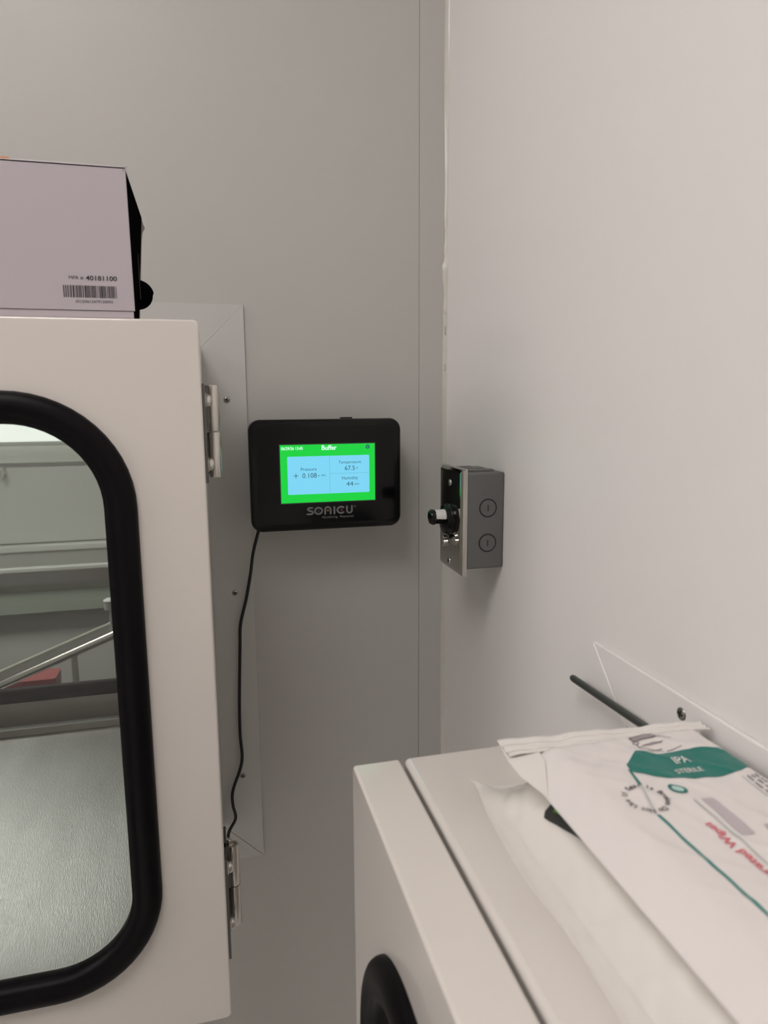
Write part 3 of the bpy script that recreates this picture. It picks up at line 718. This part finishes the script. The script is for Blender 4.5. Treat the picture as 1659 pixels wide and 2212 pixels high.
for j in range(NY + 1):
    for i in range(NX + 1):
        x = x0_ + (x1_ - x0_) * i / NX; y = y0_ + (y1_ - y0_) * j / NY
        edge = 0 if (i in (0, NX) or j in (0, NY)) else 1
        vs.append((x - pcx, y - pcy, 0.0004 + edge * max(0.0, (low_top(x, y) - 0.0028))))
for j in range(NY):
    for i in range(NX):
        a = j * (NX + 1) + i; fs.append((a, a + 1, a + NX + 2, a + NX + 1))
mb.add(vs, fs)
tag(mb.build('wipe_stack', M['wipes'], pouch, smooth=True, angle=180, fix=False), 'folded white wipes inside the pouch')

def drape(mb, poly, zf, cx, cy, mi=0, off=0.00035, step=0.004):
    """fill a 2-D outline, cut it fine and lay it on a surface z = zf(x, y)"""
    bm = bmesh.new(); vv = [bm.verts.new((x, y, 0)) for x, y in poly]
    f = bm.faces.new(vv); bmesh.ops.triangulate(bm, faces=[f])
    for _ in range(7):
        es = [e for e in bm.edges if e.calc_length() > step]
        if not es: break
        bmesh.ops.subdivide_edges(bm, edges=es, cuts=1); bmesh.ops.triangulate(bm, faces=bm.faces[:])
    bm.verts.index_update()
    mb.add([(v.co.x - cx, v.co.y - cy, zf(v.co.x, v.co.y) + off) for v in bm.verts], [[v.index for v in f.verts] for f in bm.faces], mi)
    bm.free()
mb = MB()
drape(mb, [(-0.1296, -0.5350), (-0.1280, -0.5328), (-0.1050, -0.5350), (-0.1050, -0.5640), (-0.1180, -0.5720), (-0.1246, -0.5670)], low_top, pcx, pcy, 0, 0.0009, 0.002)
drape(mb, [(-0.1262, -0.5380), (-0.1100, -0.5380), (-0.1100, -0.5580), (-0.1215, -0.5560), (-0.1242, -0.5490)], low_top, pcx, pcy, 1, 0.0016, 0.002)
tag(mb.build('pouch_label', [M['label_dark'], M['label_green']], pouch, fix=False), 'dark grey and green printed label')

# ---- upper printed pack
UX0, UX1, UY0, UY1 = -0.1318, -0.0110, -0.5035, -0.7600
UZ = -0.1965                                            # level of the top face, below the camera
ucx, ucy = (UX0 + UX1) / 2, (UY0 + UY1) / 2
uz0 = UZ - 0.0125
pk = thing('wipe_packet', (ucx, ucy, ZC + uz0), 'white sterile wipe packet with teal IPA STERILE label resting on the clear pouch', 'packet')
def up_top(x, y):
    ex = sstep(UX0, UX0 + 0.022, x) * sstep(UX1, UX1 - 0.014, x)
    ey = sstep(UY0 + 0.004, UY0 - 0.011, y) * sstep(UY1, UY1 + 0.02, y)
    h = 0.0110 * (ex * ey) ** 0.6
    e = ex * ey
    ripple = 0.0005 * math.sin(x * 95 + 1.0) * math.sin(y * 60) + 0.0009 * math.exp(-((y + 0.531) / 0.006) ** 2) * math.sin(x * 150)
    return 0.0030 + h + e * ripple + 0.0006 * e * wr(x, y) / 0.001 * 0.4
mb = MB(); NX, NY = 80, 110; vt = []; vb_ = []
for j in range(NY + 1):
    for i in range(NX + 1):
        x = UX0 + (UX1 - UX0) * i / NX; y = UY0 + (UY1 - UY0) * j / NY
        c = 0.004 * (1 - sstep(UY0 - 0.03, UY0, y)) * 0
        vt.append((x - ucx, y - ucy, up_top(x, y)))
        ex = sstep(UX0, UX0 + 0.02, x) * sstep(UX1, UX1 - 0.02, x) * sstep(UY0, UY0 - 0.02, y)
        vb_.append((x - ucx, y - ucy, 0.0028 - 0.0020 * ex))
fs = []
for j in range(NY):
    for i in range(NX):
        a = j * (NX + 1) + i; fs.append((a, a + NX + 1, a + NX + 2, a + 1))
mb.add(vt, [tuple(reversed(f)) for f in fs]); mb.add(vb_, fs)
n1 = (NX + 1) * (NY + 1)
rim = [i for i in range(NX + 1)] + [j * (NX + 1) + NX for j in range(1, NY + 1)] + [NY * (NX + 1) + i for i in range(NX - 1, -1, -1)] + [j * (NX + 1) for j in range(NY - 1, 0, -1)]
for a, b in zip(rim, rim[1:] + rim[:1]): mb.f.append([a, b, b + n1, a + n1]); mb.mi.append(0)
tag(mb.build('packet_body', M['pack'], pk, smooth=True, angle=70), 'white plastic packet body')
# crimped end seal with a serrated far edge
mb = MB(); N = 168; rows = []
sx0, sx1 = -0.1385, -0.0075
def seal_pt(u, v):
    x = sx0 + (sx1 - sx0) * u
    yfar = -0.4920 - 0.0085 * u
    yn = UY0 - 0.007
    y = yfar + (yn - yfar) * v
    z = 0.0112 + 0.0005 * math.sin(v * math.pi * 5) + 0.0005 * math.sin(u * 17) + 0.0003 * math.sin(u * 43)
    if 0.30 < u < 0.44: z += 0.0010 * math.sin((u - 0.30) / 0.14 * math.pi)
    return x, y, z
VR = 14
for v in range(VR + 1):
    row = []
    for k in range(N + 1):
        x, y, z = seal_pt(k / N, v / VR)
        if v == 0: y += 0.0009 if k % 2 else 0
        row.append((x - ucx, y - ucy, z))
    rows.append(row)
mb.loops(rows, closed=False)
mb.loops([[(x, y, z - 0.0004) for x, y, z in r] for r in rows], closed=False)
tag(mb.build('end_seal', M['pack_seal'], pk, smooth=True, angle=180, fix=False), 'crimped end seal with toothed edge')
# left corner web between seal and body
mb = MB()
g = [(-0.1385, -0.4925, 0.0112), (-0.1402, -0.5120, 0.0092), (-0.1380, -0.5230, 0.0060), (-0.1312, -0.5420, 0.0034), (-0.1220, -0.5200, 0.0108), (-0.1200, -0.5040, 0.0114)]
mb.add([(x - ucx, y - ucy, z) for x, y, z in g], [(0, 1, 5), (1, 4, 5), (1, 2, 4), (2, 3, 4)])
mb.build('corner_web', M['pack_seal'], pk, smooth=True, angle=180)
# printed label
lab = MB()
UO = 0.0003
def dr(poly, mi, off=UO): drape(lab, poly, up_top, ucx, ucy, mi, off)
def dline(p, q, w, mi, off=UO):
    (ax, ay), (bx, by) = p, q; L = math.hypot(bx - ax, by - ay); nx, ny = -(by - ay) / L * w / 2, (bx - ax) / L * w / 2
    dr([(ax + nx, ay + ny), (ax - nx, ay - ny), (bx - nx, by - ny), (bx + nx, by + ny)], mi, off)
TEAL = [(-0.0849, -0.5405), (-0.0716, -0.5288), (-0.0670, -0.5306), (-0.0610, -0.5337), (-0.0516, -0.5330), (-0.0375, -0.5341), (-0.0250, -0.5375),
        (-0.0205, -0.5480), (-0.0196, -0.5573), (-0.0300, -0.5608), (-0.0429, -0.5625), (-0.0577, -0.5602), (-0.0629, -0.5582), (-0.0718, -0.5566), (-0.0792, -0.5514), (-0.0858, -0.5465)]
dr(TEAL, 0)
dline((-0.0860, -0.5450), (-0.0895, -0.5600), 0.0016, 0)
dline((-0.0895, -0.5600), (-0.0962, -0.5820), 0.0014, 2)
dline((-0.0957, -0.5830), (-0.0965, -0.7300), 0.0016, 1)
dline((-0.0198, -0.5573), (-0.0215, -0.7300), 0.0016, 1)
dline((-0.0335, -0.5655), (-0.0370, -0.7000), 0.0008, 2)
dline((-0.0712, -0.5771), (-0.0765, -0.7000), 0.0012, 2)
dr([(-0.0675, -0.5770), (-0.0612, -0.5780), (-0.0625, -0.6070), (-0.0700, -0.6070)], 4)
dr([(-0.0545, -0.6030), (-0.0480, -0.6030), (-0.0490, -0.6090), (-0.0560, -0.6090)], 4)
# little oval mark
ov = [(-0.0727 + 0.0040 * math.cos(R(a)) * (1 + 0.1 * math.cos(R(a * 2))), -0.5668 + 0.0046 * math.sin(R(a))) for a in range(0, 360, 15)]
ov = [(-0.0729 + (x + 0.0727) * 0.95 - (y + 0.5668) * 0.25, y) for x, y in ov]
dr(ov, 0)
dr([(-0.0729 + (x + 0.0729) * 0.62, -0.5668 + (y + 0.5668) * 0.62) for x, y in ov], 7, UO * 1.6)
# cutting-line pictogram
dr([(-0.0665, -0.5148), (-0.0510, -0.5132), (-0.0500, -0.5168), (-0.0661, -0.5188)], 5)
dr([(-0.0640, -0.5236), (-0.0557, -0.5216), (-0.0508, -0.5224), (-0.0523, -0.5237), (-0.0634, -0.5245)], 5)
L5 = [[(-0.0665, -0.5148), (-0.0510, -0.5132), (-0.0500, -0.5168), (-0.0661, -0.5188), (-0.0665, -0.5148)], [(-0.0500, -0.5168), (-0.0462, -0.5174), (-0.0417, -0.5192)],
      [(-0.0661, -0.5188), (-0.0679, -0.5211), (-0.0660, -0.5222), (-0.0637, -0.5206), (-0.0655, -0.5190)], [(-0.0660, -0.5222), (-0.0670, -0.5246), (-0.0589, -0.5300), (-0.0555, -0.5318)],
      [(-0.0670, -0.5246), (-0.0664, -0.5290)], [(-0.0650, -0.5300), (-0.0590, -0.5297), (-0.0547, -0.5293)], [(-0.0535, -0.5318), (-0.0424, -0.5296)], [(-0.0523, -0.5237), (-0.0495, -0.5221)]]
for l in L5:
    for a, b in zip(l, l[1:]): dline(a, b, 0.00045, 6, UO * 1.5)
def dtext(s, x, y, h, ang, mi, off=UO * 1.8, **k):
    vs, fs = text2d(s, h, **k); ca, sa = math.cos(R(ang)), math.sin(R(ang))
    pts = [(x + a * ca - b * sa, y + a * sa + b * ca) for a, b in vs]
    lab.add([(a - ucx, b - ucy, up_top(a, b) + off) for a, b in pts], fs, mi)
dtext('IPA', -0.0530, -0.5458, 0.0062, -4, 8, width=0.0088, bold=0.00012)
dtext('STERILE', -0.0557, -0.5550, 0.0040, -5, 8, width=0.0150, bold=0.00006)
dtext('Presaturated Wipes', -0.0768, -0.5945, 0.0042, 91, 3, align='RIGHT', width=0.0560, bold=0.00012)
# ring of words round the pull tab
ring = 'Seal Is Broken Do Not Use If '; rc = (-0.0935, -0.5705); nn = len(ring)
for k, ch in enumerate(ring):
    if ch == ' ': continue
    a = 115 - 360 * k / nn
    dtext(ch, rc[0] + 0.0088 * math.cos(R(a)), rc[1] + 0.0088 * math.sin(R(a)), 0.0029, a - 90, 6 if 0 < k < 14 else 9, bold=0.00010)
# small illegible print by the right edge
rs = random.Random(5)
for xx, y0, y1 in ((-0.0310, -0.5665, -0.640), (-0.0280, -0.5660, -0.640), (-0.0252, -0.5650, -0.640)):
    y = y0
    while y > y1:
        l = rs.uniform(0.0015, 0.006); dline((xx, y), (xx, y - l), 0.0011, 9, UO * 1.2); y -= l + rs.uniform(0.0005, 0.0016)
o = lab.build('printed_label', [M['teal'], M['teal_line'], M['grey_line'], M['red'], M['lilac'], M['icon'], M['icon_line'], M['mint'], M['pack_seal'], M['grey_text']], pk, fix=False)
tag(o, 'teal, grey and red printing')

# ---- dark rod lying beside the wall
mb = MB(); o_ = Vector((-0.0125, -0.3562, -0.2275))
mb.tube([Vector((0, 0, 0)), Vector((0, -0.0015, 0.0)), Vector((-0.0002, -0.005, 0.0002)), Vector((-0.0010, -0.21, 0.0098))], [0.0022, 0.0028, 0.0030, 0.0030], 16)
r_ = mb.build('metal_rod', M['rod'], smooth=True, angle=50); r_.location = o_ + Vector((0, 0, ZC))
tag(r_, 'dark thin round rod lying by the wall, running under the wipe packet', 'rod')
# ================================================================== ROOM BEYOND THE LEFT HATCH
hood = thing('laminar_flow_hood', (-0.9, 2.7, 0), 'pale laminar flow hood with steel work surface, seen through the hatch window', 'hood')
def HZ(z): return ZC + z
mb = MB(); mb.box((-1.2, 0.29, HZ(-0.72)), (1.6, 0.34, HZ(-0.20))); mb.build('back_panel', M['hood_white'], hood)
mb = MB(); mb.box((-1.2, 0.284, HZ(-0.325)), (1.6, 0.290, HZ(-0.310))); mb.box((-1.2, 0.286, HZ(-0.308)), (1.6, 0.290, HZ(-0.303)), 1); mb.build('panel_seam', [M['bench_steel'], M['hood_white']], hood)
MB().box((-1.2, 0.26, HZ(-0.20)), (1.6, 0.34, HZ(0.15))).build('lamp_bar', M['hood_glow'], hood)
MB().box((-1.2, 0.25, HZ(-0.765)), (1.6, 0.29, HZ(-0.725))).build('rear_ledge', M['hood_white'], hood, bevel=0.01)
MB().box((-1.2, -0.30, HZ(-0.80)), (1.6, 0.29, HZ(-0.765))).build('work_surface', M['bench_steel'], hood)
MB().box((-1.2, -0.335, HZ(-0.735)), (1.6, -0.30, HZ(-0.715))).build('front_rail', M['hood_white'], hood, bevel=0.004)
MB().box((-1.2, -0.32, HZ(-0.79)), (1.6, -0.305, HZ(-0.735))).build('front_lip', M['bench_steel'], hood)
MB().box((-1.2, -0.29, HZ(-0.93)), (1.6, -0.27, HZ(-0.79))).build('reflection_band', mat('reflection_green_grey', (0.42, 0.46, 0.38), 0.4), hood)  # green-grey of a glass reflection, put in as a solid coloured band
MB().box((-1.2, -0.22, 0.05), (1.6, 0.30, HZ(-0.93))).build('cabinet', mat('cabinet_grey', (0.66, 0.65, 0.61), 0.45), hood)
for x in (-1.1, 1.5): MB().box((x, -0.2, 0.0), (x + 0.06, 0.28, 0.06)).build('foot', M['bench_steel'], hood)
# hook with a little cord ring on the back panel
mb = MB(); mb.tube([(0, 0, 0), (0, -0.02, 0.0), (0.005, -0.03, -0.01), (0.012, -0.03, -0.03), (0.0, -0.03, -0.06), (-0.012, -0.03, -0.03), (-0.005, -0.03, -0.01)], 0.005, 8)
h_ = mb.build('hook', M['post'], smooth=True); h_.location = (-1.30, 2.984, HZ(-0.33))
tag(h_, 'small pale hook on the back panel of the hood beyond the window', 'hook')

cart = thing('utility_cart', (-0.6, 1.35, 0), 'steel tube cart in the next room with a diagonal shiny handle rail', 'cart')
mb = MB(); mb.tube([(-0.42, -0.16, HZ(-0.835)), (-0.29, -0.15, HZ(-0.785)), (0.009, -0.15, HZ(-0.668)), (0.20, -0.15, HZ(-0.590))], 0.0125, 14)
mb.build('handle_rail', M['steel'], cart, smooth=True)
mb = MB(); mb.tube([(-0.42, -0.14, HZ(-0.800)), (0.20, -0.14, HZ(-0.560))], 0.0045, 8); mb.build('upper_rail', M['post'], cart, smooth=True)
mb = MB(); mb.add([(-0.42, -0.145, HZ(-0.835)), (0.20, -0.145, HZ(-0.590)), (0.20, -0.139, HZ(-0.560)), (-0.42, -0.139, HZ(-0.800))], [(0, 1, 2, 3)]); mb.loops([[(-0.42, -0.143, HZ(-0.835)), (0.20, -0.143, HZ(-0.590)), (0.20, -0.138, HZ(-0.560)), (-0.42, -0.138, HZ(-0.800))]], cap0=True); mb.build('slanted_panel', M['bench_steel'], cart)
mb = MB(); mb.tube([(-0.094, -0.15, HZ(-0.715)), (-0.094, -0.15, 0.0)], 0.0085, 12); mb.build('post', M['post'], cart, smooth=True)
mb = MB(); mb.tube([(0.20, -0.15, HZ(-0.585)), (0.20, -0.15, 0.0)], 0.0085, 12); mb.build('post', M['post'], cart, smooth=True)
mb = MB(); mb.lathe([(0.004, 0.0), (0.016, 0.004), (0.018, 0.03), (0.012, 0.034)], (0.012, -0.15, HZ(-0.592)), (0, 0, 1), 14)
mb.tube([(0.012, -0.15, HZ(-0.66)), (0.012, -0.15, HZ(-0.585))], 0.004, 8)
mb.build('knob', M['label_white'], cart, smooth=True)
MB().box((-0.42, -0.14, 0.15), (0.2, 0.10, 0.17)).build('shelf', M['bench_steel'], cart)

binn = thing('red_bin', (-0.914, 1.56, 0), 'red plastic bin behind the slanted steel rail, beyond the hatch window', 'bin')
mb = MB(); lo = []
for z, s in ((0.0, 0.085), (0.60, 0.095), (0.650, 0.097)): lo.append([(x, y * 0.5, z) for x, y in rrect(-s, s, -s, s, 0.015, 4)])
mb.loops(lo, cap0=True, cap1=True)
mb.build('bucket', M['red_plastic'], binn, smooth=True, angle=40)
